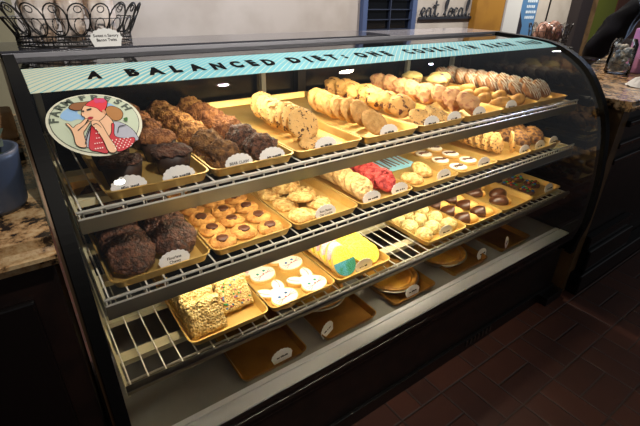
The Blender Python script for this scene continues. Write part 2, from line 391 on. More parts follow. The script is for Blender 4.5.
for i, (n, mn, c, pts) in enumerate(LAY):
    cp = closed(pts)
    bo(n, dpoly(cp, .0027+.00022*i), flat(mn, c or 'ffffff') if mn not in MATS else MATS[mn], dec)
    if n in ('back_hair', 'sleeve', 'collar', 'neck', 'hair', 'face', 'bandana', 'hand', 'dress', 'dress_skirt'):
        bo('outline', dpoly(grow(cp, .014), .0027+.00022*i-.00009), INK, dec)
bm = bmesh.new()
for (x0, y0, x1, y1) in ((220, 270, 280, 360), (330, 335, 436, 372)):
    for i in range(5):
        for j in range(5):
            x = x0+(x1-x0)*(i+.5*(j % 2))/5; y = y0+(y1-y0)*j/4
            if x0 == 220 and x < 262-(y-250)*.45+12: continue
            q = Z((x, y))[0]; vs = [bm.verts.new(dmap(u, v, .0081)) for u, v in ell(q[0], q[1], .013, .015, 7)]; bm.faces.new(vs)
bo('polka_dots', bm, flat('dot_white', 'eee6e0'), dec)
bmj = bmesh.new()
def arc_text(s, a0, a1):
    for i, ch in enumerate(s):
        a = R(a0+(a1-a0)*i/(len(s)-1)); me = text_mesh(ch, .31, INK, .016)
        for v in me.vertices:
            rr = .83+v.co.y*.82; ca = a - v.co.x/.82*.95
            v.co = dmap(rr*math.cos(ca), rr*math.sin(ca), .0029)
        bmj.from_mesh(me); bpy.data.meshes.remove(me)
arc_text('FARM', 171, 121); arc_text('FRESH', 96, 22)
bo('lettering', bmj, flat('letter_green', '4c5448'), dec)

# black glossy slab on the top and what stands there
bo('counter_mat', boxm(.0, 1.40, 1.435, 1.69, 1.3195, 1.3245, bev=.0015), mat('slab_top', '3c3c42', rough=.08), None,
   label='thin glossy black slab lying on top of the display case under the wire basket', category='board')

# ------------------------------------------------------------------ shelves
def shelf(x0, x1, y0, y1, z, label, lamp=None, strength=0, lip=.032):
    t = empty('wire_shelf', (0, 0, z), label=label, category='shelf', group='wire shelves in the display case')
    bm = bmesh.new(); n = int((x1-x0-.01)/.0425)
    for i in range(n+1):
        x = x0+.012+(x1-x0-.024)*i/n; tube(bm, [(x, y0+.004, -.012), (x, y0+.006, -.003), (x, y1, -.003)], .0022, 5)
    for y in (y0+.02, y1-.02): tube(bm, [(x0, y, -.008), (x1, y, -.008)], .003, 5)
    bo('wire_grid', bm, WHITEW, t, smooth=True)
    bm = bmesh.new(); N = int((x1-x0)/.0425)
    for i in range(N+1):
        x = x0+.004+(x1-x0-.008)*i/N; tube(bm, [(x, y0-.001, -.012), (x, y0-.002, .006)], .0019, 5)
    tube(bm, [(x0, y0-.002, .006), (x1, y0-.002, .006)], .0036, 6); tube(bm, [(x0, y0-.002, -.0105), (x1, y0-.002, -.0105)], .0026, 6)
    if not lamp: bm.free(); bm = tube(bmesh.new(), [(x0, y0-.004, -.004), (x1, y0-.004, -.004)], .008, 10)
    bo('front_rail', bm, WHITEW if lamp else mat('grey_rail', '4e4c4a', rough=.3, metal=.5), t, smooth=True)
    bo('support_bar', boxm(x0, x1, y0+.27, y0+.31, -.028, -.012), CREAMB, t)
    bo('support_bar', boxm(x0, x1, y0+.10, y0+.135, -.028, -.012), CREAMB, t)
    for x in (x0, x1-.006): bo('end_bracket', boxes((x, x+.006, y0+.005, y1, -.04, -.005)), CREAMB, t)
    bo('front_lip', boxes((x0, x1, y0-.004, y0+.004, -.012-lip, -.011), (x0, x1, y0+.004, y0+.03, -.012-lip, -.008-lip), bev=.001), LIP, t)
    if lamp:
        h = bo('lamp_housing', boxes((lamp[0], lamp[1], y0+.05, y0+.098, -.026, -.013), (lamp[0], lamp[1], y0+.040, y0+.0495, -.044, -.013)), BLACK, t)
        lamp_part(lamp[0]+.01, lamp[1]-.01, y0+.052, y0+.096, -.0262, strength, t)
    return t
ZT, ZM, ZB = 1.061, .862, .626
shelf(.045, 2.10, .905, 1.62, ZT, 'top wire shelf with white ladder front rail, below the banner', (.30, 1.95), 15)
shelf(.050, 2.10, .865, 1.62, ZM, 'middle wire shelf with white ladder front rail, second from the top', (.20, 1.75), 20, .036)
shelf(.045, 2.13, .838, 1.62, ZB, 'lowest wire shelf, partly empty at its left end', None, 0, .014)

# ------------------------------------------------------------------ trays and signs
PITCH = .245
def rrect(x0, x1, y0, y1, r, n=4):
    o = []
    for cx, cy, a in ((x1-r, y1-r, 0), (x0+r, y1-r, 90), (x0+r, y0+r, 180), (x1-r, y0+r, 270)):
        for k in range(n+1): o.append((cx+r*math.cos(R(a+90*k/n)), cy+r*math.sin(R(a+90*k/n))))
    return o
def tray_mesh(w, d, h):
    bm = bmesh.new(); rings = []
    for ins, z in ((.012, 0), (.003, h-.002), (0, h-.001), (0, h+.001), (.004, h+.001), (.0055, h-.002), (.0135, .0022)):
        rings.append([bm.verts.new((x, y, z)) for x, y in rrect(ins, w-ins, ins, d-ins, .022-ins*.6)])
    n = len(rings[0])
    for a, b in zip(rings, rings[1:]):
        for k in range(n): bm.faces.new((a[k], a[(k+1) % n], b[(k+1) % n], b[k]))
    bm.faces.new(rings[0][::-1]); bm.faces.new(rings[-1])
    return me_from(bm, 'baking_tray', GOLD, False)
TM = tray_mesh(.240, .69, .024)
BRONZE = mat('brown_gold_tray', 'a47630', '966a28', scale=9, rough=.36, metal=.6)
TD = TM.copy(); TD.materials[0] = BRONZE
def tray(x, y, z, what, grp='gold trays in the display case', me=None):
    o = ob('baking_tray', me or TM, None, (x, y, z), (0, 0, 0), label=what, category='tray', group=grp); return o
def sign_mesh(w=.074, h=.046):
    pts = [(-w/2*.86, 0), (w/2*.86, 0)]
    N = 9
    for k in range(N):
        a0 = R(-6+192*k/N); a1 = R(-6+192*(k+1)/N)
        p = Vector((math.cos(a0)*w/2, h*.42+math.sin(a0)*h*.5)); q = Vector((math.cos(a1)*w/2, h*.42+math.sin(a1)*h*.5))
        d = q-p; nn_ = Vector((d.y, -d.x)).normalized()
        for t in (0, .25, .5, .75): pts.append(tuple(p+d*t+nn_*math.sin(t*math.pi)*.0028))
    bm = bmesh.new(); prism(bm, pts, -.001, .001)
    for v in bm.verts: v.co = Vector((v.co.x, -v.co.z, v.co.y))
    return me_from(bm, 'price_sign', SIGNW, False)
SG = sign_mesh()
SCR = []
for sd in range(5):
    rnd = random.Random(sd); bm = bmesh.new()
    x = -.02
    for i in range(12 + sd % 3):
        wv = .0016+rnd.random()*.0016
        if rnd.random() < .82: box(bm, x, x+wv, -.0018, -.0011, .016, .016+.003+rnd.random()*.003)
        x += wv+.0009
    SCR.append(me_from(bm, 'lettering', INK, False))
def sign(x, y, z, label, text=None, rx=-14, rz=0):
    o = ob('price_sign', SG, None, (x, y, z), (R(rx), 0, R(rz)), label=label, category='sign', group='scalloped name signs on the trays')
    if text:
        bmj = bmesh.new(); L = text.split('|')
        for i, t in enumerate(L):
            me = text_mesh(t, .0098, INK, .0002)
            for v in me.vertices: v.co = Vector((v.co.x, -.0014, .021-(i-(len(L)-1)/2)*.0105+v.co.y))
            bmj.from_mesh(me); bpy.data.meshes.remove(me)
        bo('lettering', bmj, INK, o)
    else: ob('lettering', SCR[int(x*100) % 5], o)
    return o

# ------------------------------------------------------------------ baked goods
def cookie(name, r, h, m, seed, amp=.10, sc_=70, edge=.04, n=26, dome=.45):
    prof = [(0, h), (r*.15, h), (r*.3, h*.99), (r*.43, h*.97), (r*.55, h*.95), (r*.66, h*.91), (r*.75, h*.86), (r*.84, h*.78), (r*.91, h*.66), (r*.99, h*.4), (r*.97, h*.12), (r*.88, 0), (0, 0)]; n = 40
    def fn(p):
        rr = math.hypot(p.x, p.y); q = 1+edge*(nz(p, 28, seed)*2+nz(p, 90, seed+4)*1.2)
        z = p.z
        if z > h*.05: z += h*amp*(2.2*nz(p, sc_, seed)+1.8*nz(p, sc_*2.3, seed+9))*(.3+min(1, z/h))
        return Vector((p.x*q, p.y*q, max(0, z)))
    return me_from(lathe(bmesh.new(), prof, n, fn), name, m)
def blob(name, rx, ry, rz, m, seed, amp=.12, sc_=45, sub=3, flat_=.45):
    bm = bmesh.new(); bmesh.ops.create_icosphere(bm, subdivisions=sub+1, radius=1)
    for v in bm.verts:
        c = v.co.copy(); p = Vector((c.x*rx, c.y*ry, c.z*rz)); d = 1+amp*(nz(p, sc_, seed)*1.4+nz(p, sc_*2.6, seed+5)*.9+nz(p, sc_*5.5, seed+8)*.6)
        p *= d; p.z = max(p.z, -rz*flat_)+rz*flat_; v.co = p
    return me_from(bm, name, m)
def put(name, mes, label, cat, grp, loc, rot=(0, 0, 0)):
    if not isinstance(mes, list): mes = [mes]
    o = ob(name, mes[0], None, loc, rot, label=label, category=cat, group=grp)
    for m in mes[1:]: ob(m.name.split('.')[0], m, o)
    return o
rnd = random.Random(4)
def jit(a): return (rnd.random()-.5)*2*a
C = {}
C['choc'] = mat('chocolate_cake', '3a2216', '56301c', scale=60, rough=.75, bump=.7, bscale=150)
C['dark'] = mat('dark_chocolate', '3a2418', '6a4430', scale=90, rough=.42, bump=1, bscale=140)
C['liner'] = mat('brown_liner', '2a1a12', '382418', scale=30, rough=.6)
C['crumb'] = mat('crumb_topping', '9a6436', '6e4020', scale=80, rough=.8, bump=1, bscale=170)
C['oat'] = mat('oat_cluster', 'b88448', '7a4c24', scale=60, rough=.8, bump=1, bscale=140)
C['coco'] = mat('coconut_choc_cluster', '5a3c22', '8a6236', scale=60, rough=.8, bump=1, bscale=140)
C['chip'] = mat('chip_cookie', 'cda362', '4a2c18', scale=95, rough=.75, bump=.5, lo=.56, hi=.61)
C['tan'] = mat('tan_cookie', 'c09658', 'b08448', scale=60, rough=.75, bump=.6, bscale=110)
C['scone'] = mat('golden_scone', 'cf9e58', '5c3014', scale=48, rough=.7, bump=.6, lo=.56, hi=.61)
C['berry'] = mat('berry_scone', 'c89c6c', 'a86a50', scale=40, rough=.75, bump=.7, lo=.52, hi=.64)
C['crois'] = mat('croissant_tan', 'c8974a', 'a87636', scale=30, rough=.6, bump=.4)
C['driz'] = mat('brown_pastry', '9a6c40', '7c5028', scale=40, rough=.7, bump=.6)
C['ice'] = mat('white_icing', 'e2dccc', rough=.5)
C['pb'] = mat('peanut_cookie', 'd09a50', 'b67c38', scale=50, rough=.75, bump=.7, bscale=90)
C['kiss'] = mat('milk_chocolate', '5a3420', rough=.4)
C['oatc'] = mat('oatmeal_cookie', 'd8b878', 'b88c4c', scale=60, rough=.8, bump=.9, bscale=100)
C['pale'] = mat('pale_cookie', 'd0ae74', 'b89460', scale=50, rough=.8, bump=.7, bscale=90)
C['red'] = mat('red_velvet', 'c0443c', '9a2c2c', scale=60, rough=.8, bump=.8, bscale=110)
C['mac'] = mat('macaroon', 'e6d498', 'd8c07c', scale=60, rough=.85, bump=.8, bscale=150)
C['krisp'] = mat('krispie', 'd8c084', 'c09c56', scale=110, rough=.6, bump=.6, bscale=150, kind='voronoi', lo=.1, hi=.75)
C['sug'] = mat('sugar_cookie', 'd8b068', rough=.7)
C['yell'] = mat('yellow_sugar', 'eede58', 'e2cc3c', scale=150, rough=.8, bump=.5, bscale=260)
C['pink'] = mat('pink_sugar', 'd8b0b8', 'c89aa8', scale=150, rough=.8, bump=.5, bscale=260)
C['teal'] = mat('teal_sugar', '4a9ab0', '2e8a6a', scale=40, rough=.8, bump=.5, bscale=260)
C['mm'] = mat('chocolate_candy_cookie', '4a2a18', '5c3822', scale=50, rough=.7, bump=.6)
C['crust'] = mat('pie_crust', 'c08c3c', 'a06c28', scale=30, rough=.6, bump=.4)
C['fill'] = mat('pie_filling', 'd09c38', 'b87c28', scale=12, rough=.35, bump=.3, bscale=40)
C['tin'] = mat('pie_tin', '9a9488', rough=.35, metal=.9)

# --- top shelf
tx = lambda k: .1075+k*PITCH
ty, tz = .928, ZT+.0005
names_t = ['gold tray of chocolate muffins at the left end of the top shelf', 'gold tray of crumbly oat and chocolate clusters on the top shelf',
           'gold tray with a standing row of chocolate chip cookies on the top shelf', 'gold tray of plain tan cookies on the top shelf',
           'gold tray of golden chocolate chip scones on the top shelf', 'gold tray of berry scones on the top shelf', 'gold tray of tan croissants on the top shelf',
           'gold tray of white drizzled pastries at the right end of the top shelf']
for k in range(8): tray(tx(k), ty, tz, names_t[k])
tf = tz+.0027
def muffin_mesh(top, seed, dome=1):
    bm = bmesh.new(); n = 32
    prof = [(0, 0), (.030, 0), (.0345, .02), (.040, .05), (.0385, .05), (.033, .02), (0, .018)]
    def fn(p):
        a = math.atan2(p.y, p.x); r = math.hypot(p.x, p.y)
        return Vector((p.x, p.y, p.z)) if r < .02 else Vector((p.x*(1+.025*math.cos(16*a)), p.y*(1+.025*math.cos(16*a)), p.z))
    lathe(bm, prof, n, fn); liner = me_from(bm, 'paper_liner', C['liner'])
    bm = bmesh.new()
    lathe(bm, [(0, .072), (.015, .071), (.028, .067), (.039, .058), (.042, .050), (.037, .046), (.030, .03), (0, .028)], 26,
          lambda p: Vector((p.x*(1+.10*nz(p, 60, seed)), p.y*(1+.10*nz(p, 60, seed)), (p.z if p.z < .05 else .05+(p.z-.05)*dome)+.008*nz(p, 80, seed)+.004*nz(p, 190, seed))))
    return [liner, me_from(bm, 'muffin_top', C[top])]
MU = [muffin_mesh('choc', 1, .25), muffin_mesh('choc', 2, .3), muffin_mesh('crumb', 3), muffin_mesh('crumb', 4)]
for c in range(2):
    for r_ in range(5):
        m = MU[(c+r_) % 2] if r_ == 0 else MU[2+(c+r_) % 2]
        put('muffin', m, f"{'dark chocolate' if r_ == 0 else 'crumb topped chocolate'} muffin in brown paper, {ORD[r_]}, {['left','right'][c]} column", 'muffin', 'muffins on the top shelf',
            (tx(0)+.062+c*.115+jit(.004), ty+.10+r_*.118+jit(.004), tf), (0, 0, jit(3))).scale = (1.18, 1.18, 1.12)
CL = [[blob('cluster', .046, .046, .044, C[m], s, .16, 55) for s in (1, 2)] for m in ('oat', 'crumb', 'coco', 'dark')]
cols = [[2, 2, 0, 0, 0, 0], [3, 3, 1, 1, 1, 0]]; cn = ['tan oat', 'reddish brown crumb', 'brown coconut', 'dark chocolate']
for c in range(2):
    for r_ in range(6):
        k = cols[c][r_]
        put('oat_cluster', CL[k][(r_+c) % 2], f"rough {cn[k]} cluster, {ORD[r_]} in the {['left','right'][c]} column of its tray", 'cluster', 'crumbly clusters on the top shelf',
            (tx(1)+.064+c*.112+jit(.003), ty+.092+r_*.108, tf), (0, 0, jit(3)))
def row(name, meshes, desc, cat, grp, x, y0, z, n, dy, th, r, jx=.004, start=0, lift=0, rz=0):
    for i in range(n):
        a = R(th+jit(4)); put(name, meshes[i % len(meshes)], f"{desc}, {ORD[i+start]}", cat, grp, (x+jit(jx), y0+i*dy, z+r*math.sin(a)+lift+.002), (a, jit(.06), jit(.08)+rz))
CH = [cookie('cookie', .055, .017, C['chip'], s, .12) for s in (1, 2, 3)]
put('cookie', CH[0], 'chocolate chip cookie lying flat in front of the standing chip row', 'cookie', 'chip cookies on the top shelf', (tx(2)+.115, ty+.078, tf))
row('cookie', CH, 'standing chocolate chip cookie in the top shelf row', 'cookie', 'chip cookies on the top shelf', tx(2)+.118, ty+.150, tf, 7, .046, 56, .054, .010, 0, 0, .12)
TN = [cookie('cookie', .050, .019, C['tan'], s, .10) for s in (4, 5, 6)]
put('cookie', TN[1], 'tan cookie tipped towards the glass at the front of its tray', 'cookie', 'tan cookies on the top shelf', (tx(3)+.105, ty+.085, tf+.033), (R(42), 0, .1))
row('cookie', TN, 'standing plain tan cookie in the top shelf row', 'cookie', 'tan cookies on the top shelf', tx(3)+.115, ty+.175, tf, 6, .048, 54, .050, .008, 0, 0, .2)
def wedge(name, m, seed, L=.105, W=.085, H=.038):
    bm = bmesh.new(); pts = [(-W/2, -L/2), (W/2, -L/2), (W*.42, L*.1), (.006, L/2), (-.006, L/2), (-W*.42, L*.1)]
    prism(bm, pts, 0, H); bmesh.ops.bevel(bm, geom=list(bm.edges), offset=.014, segments=3, affect='EDGES')
    bmesh.ops.triangulate(bm, faces=bm.faces); bmesh.ops.subdivide_edges(bm, edges=bm.edges, cuts=1, use_grid_fill=True)
    for v in bm.verts:
        p = v.co.copy(); d = .006*nz(p, 45, seed)+.003*nz(p, 120, seed)
        v.co += Vector((d, d, d if p.z > .004 else 0))
    return me_from(bm, name, m)
SC = [blob('scone', .056, .048, .030, C['scone'], s, .13, 40) for s in (1, 2, 3)]; BE = [blob('scone', .052, .050, .030, C['berry'], s, .14, 36) for s in (3, 4)]
for i in range(7):
    put('scone', SC[i % 3], f'golden chocolate chip scone leaning in its row, {ORD[i]}', 'scone', 'golden scones on the top shelf', (tx(4)+.10+jit(.012), ty+.19+i*.070, tf+.034), (R(42+jit(4)), R(jit(6)), jit(.25)))
for i, (dx, dy) in enumerate(((.08, .07), (.165, .075))):
    put('cookie', CH[i+1], f"{['left','right'][i]} chip cookie propped in front of the golden scones", 'cookie', 'chip cookies by the scones', (tx(4)+dx, ty+dy, tf+.018), (R(24), 0, .4*i))
for i in range(8):
    put('scone', BE[i % 2], f'pinkish berry scone leaning in its row, {ORD[i]}', 'scone', 'berry scones on the top shelf', (tx(5)+.105+jit(.012), ty+.085+i*.072, tf+.033), (R(42+jit(4)), 0, jit(.25)))
def croissant(seed):
    bm = bmesh.new(); rings = []; n = 12; K = 17
    for i in range(K):
        t = -1+2*i/(K-1); a = t*1.0; r = .026*(1-abs(t)**2.2*.75)*(1+.09*math.cos(i*2.6))
        c = Vector((.058*math.sin(a)*1.05, .045*(1-math.cos(a)), .024))
        tn = Vector((math.cos(a), math.sin(a), 0)); s = Vector((-tn.y, tn.x, 0))
        rings.append([bm.verts.new(c+s*r*math.cos(q*2*math.pi/n)+Vector((0, 0, max(-.024, r*.95*math.sin(q*2*math.pi/n))))) for q in range(n)])
    for a, b in zip(rings, rings[1:]):
        for q in range(n): bm.faces.new((a[q], a[(q+1) % n], b[(q+1) % n], b[q]))
    bm.faces.new(rings[0]); bm.faces.new(rings[-1]); return me_from(bm, 'croissant', C['crois'])
CR = croissant(1)
for c in range(2):
    for i in range(4):
        put('croissant', CR, f"tan croissant, {ORD[i]} in the {['left','right'][c]} column on the top shelf", 'croissant', 'croissants on the top shelf', (tx(6)+.066+c*.112, ty+.065+i*.088, tf), (0, 0, jit(.25)))
def drizzle(r, h, seed):
    bm = bmesh.new(); rr = random.Random(seed)
    pts = []
    for i in range(11):
        x = -r*.85+1.7*r*i/10; y = (1 if i % 2 else -1)*math.sqrt(max(0, r*r*.86-x*x)); pts.append((x, y))
    full = []
    for a, b in zip(pts, pts[1:]):
        for t in (0, .25, .5, .75):
            x = a[0]+(b[0]-a[0])*t; y = a[1]+(b[1]-a[1])*t; q = (x*x+y*y)/(r*r)
            full.append((x, y, h*(1-.33*q**2)+.0022))
    tube(bm, full, .0011, 5); return me_from(bm, 'icing_drizzle', C['ice'])
DZ = [[cookie('pastry', .05, .024, C['driz'], s, .12), drizzle(.05, .024, s)] for s in (7, 8)]
for c in range(2):
    row('pastry', DZ, f"brown pastry with white drizzle, {['left','right'][c]} column of top shelf", 'pastry', 'drizzled pastries on the top shelf', tx(7)+.064+c*.112, ty+.09+c*.02, tf, 9, .062, 40, .05)
bb = muffin_mesh('crumb', 9); bb[1].materials[0] = mat('blueberry_muffin', 'd8c07a', '54506a', scale=38, rough=.75, bump=.6, lo=.58, hi=.64)
bb[0].materials[0] = mat('tan_liner', '8a6a3e', rough=.7)
for i, (x, y) in enumerate(((1.655, 1.36), (1.64, 1.50), (1.75, 1.42))):
    o = put('muffin', bb, f"large blueberry muffin behind the croissants, {['frontmost', 'furthest back', 'rightmost'][i]}", 'muffin', 'blueberry muffins', (x, y, tf), (0, 0, i*2)); o.scale = (1.25, 1.25, 1.1)
sign(1.60, 1.30, tf, 'white sign standing in front of the large blueberry muffins')
sT = [(.162, .945, 'white sign in front of the left chocolate muffin', None), (.275, .945, 'white sign in front of the right chocolate muffin', None), (.431, .945, 'white sign reading bear claw before the clusters', 'BEAR CLAW'),
      (.528, .945, 'blank looking white sign right of the bear claw sign', None), (.707, .945, 'white sign before the chocolate chip cookie row, top shelf', None), (.958, .945, 'white sign before the plain tan cookies, top shelf', None),
      (1.162, .945, 'white sign at the right front of the golden scone tray', None), (1.283, .945, 'white sign at the left front of the berry scone tray', None),
      (1.43, .945, 'white sign at the right front of the berry scone tray', None), (1.64, .945, 'white sign before the tan croissants, top shelf', None)]
for x, y, l, t in sT: sign(x, y, tf, l, t)

# --- middle shelf
mx_ = lambda k: .0725+k*PITCH
my, mz = .887, ZM+.0005; mf = mz+.0027
names_m = ['gold tray of big dark chocolate cookies, left end of the middle shelf', 'gold tray of peanut cookies with chocolate discs, middle shelf', 'gold tray of pale oatmeal cookies, middle shelf',
           'gold tray holding pale and red cookies side by side, middle shelf', 'gold tray with two tan cookies and a cyan card, middle shelf', 'gold tray of white iced cookies with dark stripes, middle shelf',
           'gold tray with a standing row of oat cookies, middle shelf', 'gold tray of brown chip cookies, right end of the middle shelf']
for k in range(8): tray(mx_(k), my, mz, names_m[k])
BC = [blob('chocolate_cookie', .053, .053, .028, C['dark'], s, .10, 60) for s in (1, 2, 3)]
for c in range(2):
    for i in range(6):
        put('chocolate_cookie', BC[(i+c) % 3], f"big cracked dark chocolate cookie, {ORD[i]} in the {['left','right'][c]} column", 'cookie', 'dark chocolate cookies on the middle shelf',
            (mx_(0)+.064+c*.112, my+.075+c*.02+i*.074, mf+.036), (R(44), 0, jit(.15)))
def thumb(seed):
    a = cookie('thumbprint_cookie', .0385, .017, C['pb'], seed, .10)
    bm = bmesh.new(); lathe(bm, [(0, .021), (.013, .0205), (.0165, .019), (.017, .014), (0, .013)], 18)
    return [a, me_from(bm, 'chocolate_disc', C['kiss'])]
TH = [thumb(s) for s in (11, 12, 13)]
cn3 = ['left', 'middle', 'right']
for c in range(3):
    for i in range(6):
        put('thumbprint_cookie', TH[(i+c) % 3], f"peanut cookie with chocolate disc, {ORD[i]} in the {cn3[c]} column", 'cookie', 'peanut thumbprint cookies', (mx_(1)+.047+c*.074+jit(.002), my+.062+i*.076+(c == 1)*.016+jit(.003), mf), (R(jit(5)), R(jit(5)), jit(3)))
OA = [cookie('oatmeal_cookie', .044, .019, C['oatc'], s, .09, 60) for s in (21, 22, 23)]
k = 0
for i in range(5):
    for c in range(2):
        put('oatmeal_cookie', OA[k % 3], f"pale oatmeal cookie, {ORD[i]} in the {['left','right'][c]} column of its tray", 'cookie', 'oatmeal cookies on the middle shelf', (mx_(2)+.062+c*.098+jit(.006), my+.07+i*.094+c*.045, mf), (R(jit(3)), R(jit(3)), jit(3))); k += 1
for i in range(3):
    put('oatmeal_cookie', OA[i], f"pale oatmeal cookie lying on top of two others, {ORD[i]}", 'cookie', 'oatmeal cookies lying on others', (mx_(2)+.112+jit(.008), my+.145+i*.1, mf+.021), (R(8), R(jit(6)), jit(3)))
PA = [cookie('cookie', .045, .017, C['pale'], s, .12) for s in (31, 32)]; RD = [cookie('cookie', .046, .018, C['red'], s, .14) for s in (33, 34)]
row('cookie', PA, 'pale crackled cookie leaning beside the red ones', 'cookie', 'pale cookies on the middle shelf', mx_(3)+.067, my+.078, mf, 10, .036, 44, .045, .007)
row('cookie', RD, 'crackled red cookie in the overlapping middle shelf row', 'cookie', 'red cookies on the middle shelf', mx_(3)+.170, my+.085, mf, 10, .036, 46, .046, .008)
for i, (dx, dy, a) in enumerate(((.075, .09, 8), (.150, .115, 18))):
    put('cookie', OA[i], f"{['left','right'][i]} tan cookie of two beside the cyan card", 'cookie', 'tan cookies beside the cyan card', (mx_(4)+dx, my+dy, mf+.002+.012*i), (R(a), R(-6*i), .5))
cm = empty('picture_card', (mx_(4)+.118, my+.32, mf+.003), label='cyan printed card with pale stick shapes lying behind two tan cookies', category='card')
bo('card', boxm(-.1, .1, -.13, .13, 0, .0012), mat('cyan_card', '8cc8dc', rough=.4), cm)
bm = bmesh.new(); rr = random.Random(5)
for i in range(8):
    x = -.085+i*.022; y = -.11+rr.random()*.02
    tube(bm, [(x, y, .0015), (x+.02*rr.random(), y+.09+rr.random()*.05, .0015)], .0034, 5)
bo('printed_sticks', bm, mat('print_brown', '8a6a58', rough=.5), cm)
bo('printed_cloud', lathe(bmesh.new(), [(0, .0022), (.03, .002), (.034, .0012)], 18, None, .05, .04), mat('print_white', 'e8eef0'), cm)
def striped(seed):
    a = cookie('iced_cookie', .038, .012, C['sug'], seed, .04)
    bm = bmesh.new(); lathe(bm, [(0, .0155), (.03, .015), (.035, .013), (.0355, .011), (0, .0105)], 24); ic = me_from(bm, 'icing', C['ice'])
    bm = bmesh.new()
    for q in range(-1, 2):
        pts = [(-.026+i*.0065, q*.0062+.004*math.sin(i*.8), .0163) for i in range(9)]; tube(bm, pts, .0024, 5)
    return [a, ic, me_from(bm, 'chocolate_stripe', C['kiss'])]
SI = striped(41)
for c in range(2):
    for i in range(5):
        put('iced_cookie', SI, f"white iced cookie with chocolate stripes, {ORD[i]} in the {['left','right'][c]} column", 'cookie', 'striped white cookies on the middle shelf', (mx_(5)+.07+c*.1, my+.07+i*.09+c*.03, mf), (0, 0, jit(.3)))
OT = [cookie('cookie', .048, .014, C['chip'], s, .12) for s in (51, 52)]
row('cookie', OT, 'upright oat chip cookie in the middle shelf row', 'cookie', 'upright cookies on the middle shelf', mx_(6)+.12, my+.11, mf, 11, .034, 66, .048, .007)
put('cookie', OT[0], 'oat chip cookie standing alone in front of the upright row', 'cookie', 'upright cookies on the middle shelf', (mx_(6)+.185, my+.078, mf+.048), (R(82), 0, .75))
BR = [blob('cookie', .05, .05, .026, mat('brown_chip', '96682e', '50301a', scale=60, rough=.75, bump=.8), s, .10, 60) for s in (61, 62)]
for c in range(2):
    for i in range(6):
        put('cookie', BR[(i+c) % 2], f"thick brown chip cookie, {ORD[i]} in the {['left','right'][c]} column by the end", 'cookie', 'brown cookies at the right end', (mx_(7)+.066+c*.107, my+.11+i*.072, mf+.028), (R(36), 0, jit(.3)))
sM = [(.224, 'white sign before the big dark chocolate cookies', 'Flourless|Chewy'), (.685, 'white two line sign before the pale oatmeal cookies', 'Rum Raisin|Oat Cookie'), (.871, 'white sign between pale and red cookies, left of two', None),
      (.999, 'white sign at the front corner of the red cookies', None), (1.228, 'white sign in front of the two tan cookies', None), (1.47, 'white sign in front of the striped white cookies', None),
      (1.76, 'white sign right of the lone upright oat cookie', None), (1.885, 'white sign before the brown chip cookies, left of two', None), (2.0, 'white sign at the right end of the middle shelf', None)]
for x, l, t in sM: sign(x, .908, mf, l, t)

# --- lowest shelf
bz = ZB+.0005; bf = bz+.0027; by = .860
bx = [.2155, .4605, .7055, 1.129, 1.374, 1.619, 1.864]
names_b = ['gold tray of puffed rice squares on the lowest shelf', 'gold tray of white iced rabbit cookies, lowest shelf', 'gold tray of yellow egg cookies, lowest shelf', 'gold tray of pale coconut macaroons, lowest shelf',
           'gold tray of chocolate dipped cookies, lowest shelf', 'gold tray of chocolate covered cookies, lowest shelf', 'gold tray of candy topped cookies, right end of the lowest shelf']
for x, l in zip(bx, names_b): tray(x, by, bz, l)
def krispie(seed):
    bm = bmesh.new(); bmesh.ops.create_cube(bm, size=1); bmesh.ops.subdivide_edges(bm, edges=bm.edges, cuts=9, use_grid_fill=True)
    for v in bm.verts:
        p = Vector((v.co.x*.098, v.co.y*.098, v.co.z*.034)); r = p.copy()
        for a, hx in ((0, .049), (1, .049)):
            pass
        rl = max(0, math.hypot(max(0, abs(p.x)-.039), max(0, abs(p.y)-.039))-.008)
        p.x *= 1-rl*4; p.y *= 1-rl*4
        c = noise.cell_vector(p*150+Vector((seed, 0, 0)))
        v.co = p+Vector((nz(p, 110, seed), nz(p, 110, seed+3), nz(p, 110, seed+7)))*.0045+(c-Vector((.5, .5, .5)))*.0022
    return me_from(bm, 'rice_square', C['krisp'], True)
KR = [krispie(s) for s in (1, 2, 3)]
def sprinkles(seed):
    out = []
    for ci, col in enumerate(('2a6a9a', '3a8a3a', 'a03a5a', 'c88a2a')):
        bm = bmesh.new(); rr = random.Random(seed*7+ci)
        for i in range(9):
            x, y = rr.uniform(-.042, .042), rr.uniform(-.042, .042)
            g = bmesh.ops.create_icosphere(bm, subdivisions=1, radius=.0034)['verts']
            for v in g: v.co += Vector((x, y, .0185))
        out.append(me_from(bm, 'sprinkles', mat('sprinkle_'+col, col, rough=.4)))
    return out
SPR = sprinkles(1)
for i in range(5):
    put('rice_square', KR[i % 3], f"plain puffed rice square leaning in the left column, {ORD[i]}", 'rice square', 'plain puffed rice squares', (bx[0]+.066, by+.062+i*.052, bf+.045), (R(62), 0, jit(.06)-.06))
for i in range(5):
    put('rice_square', [KR[(i+1) % 3]]+SPR, f"puffed rice square with coloured sprinkles, right column, {ORD[i]}", 'rice square', 'sprinkled puffed rice squares', (bx[0]+.172, by+.110+i*.052, bf+.045), (R(60), 0, jit(.06)+.03))
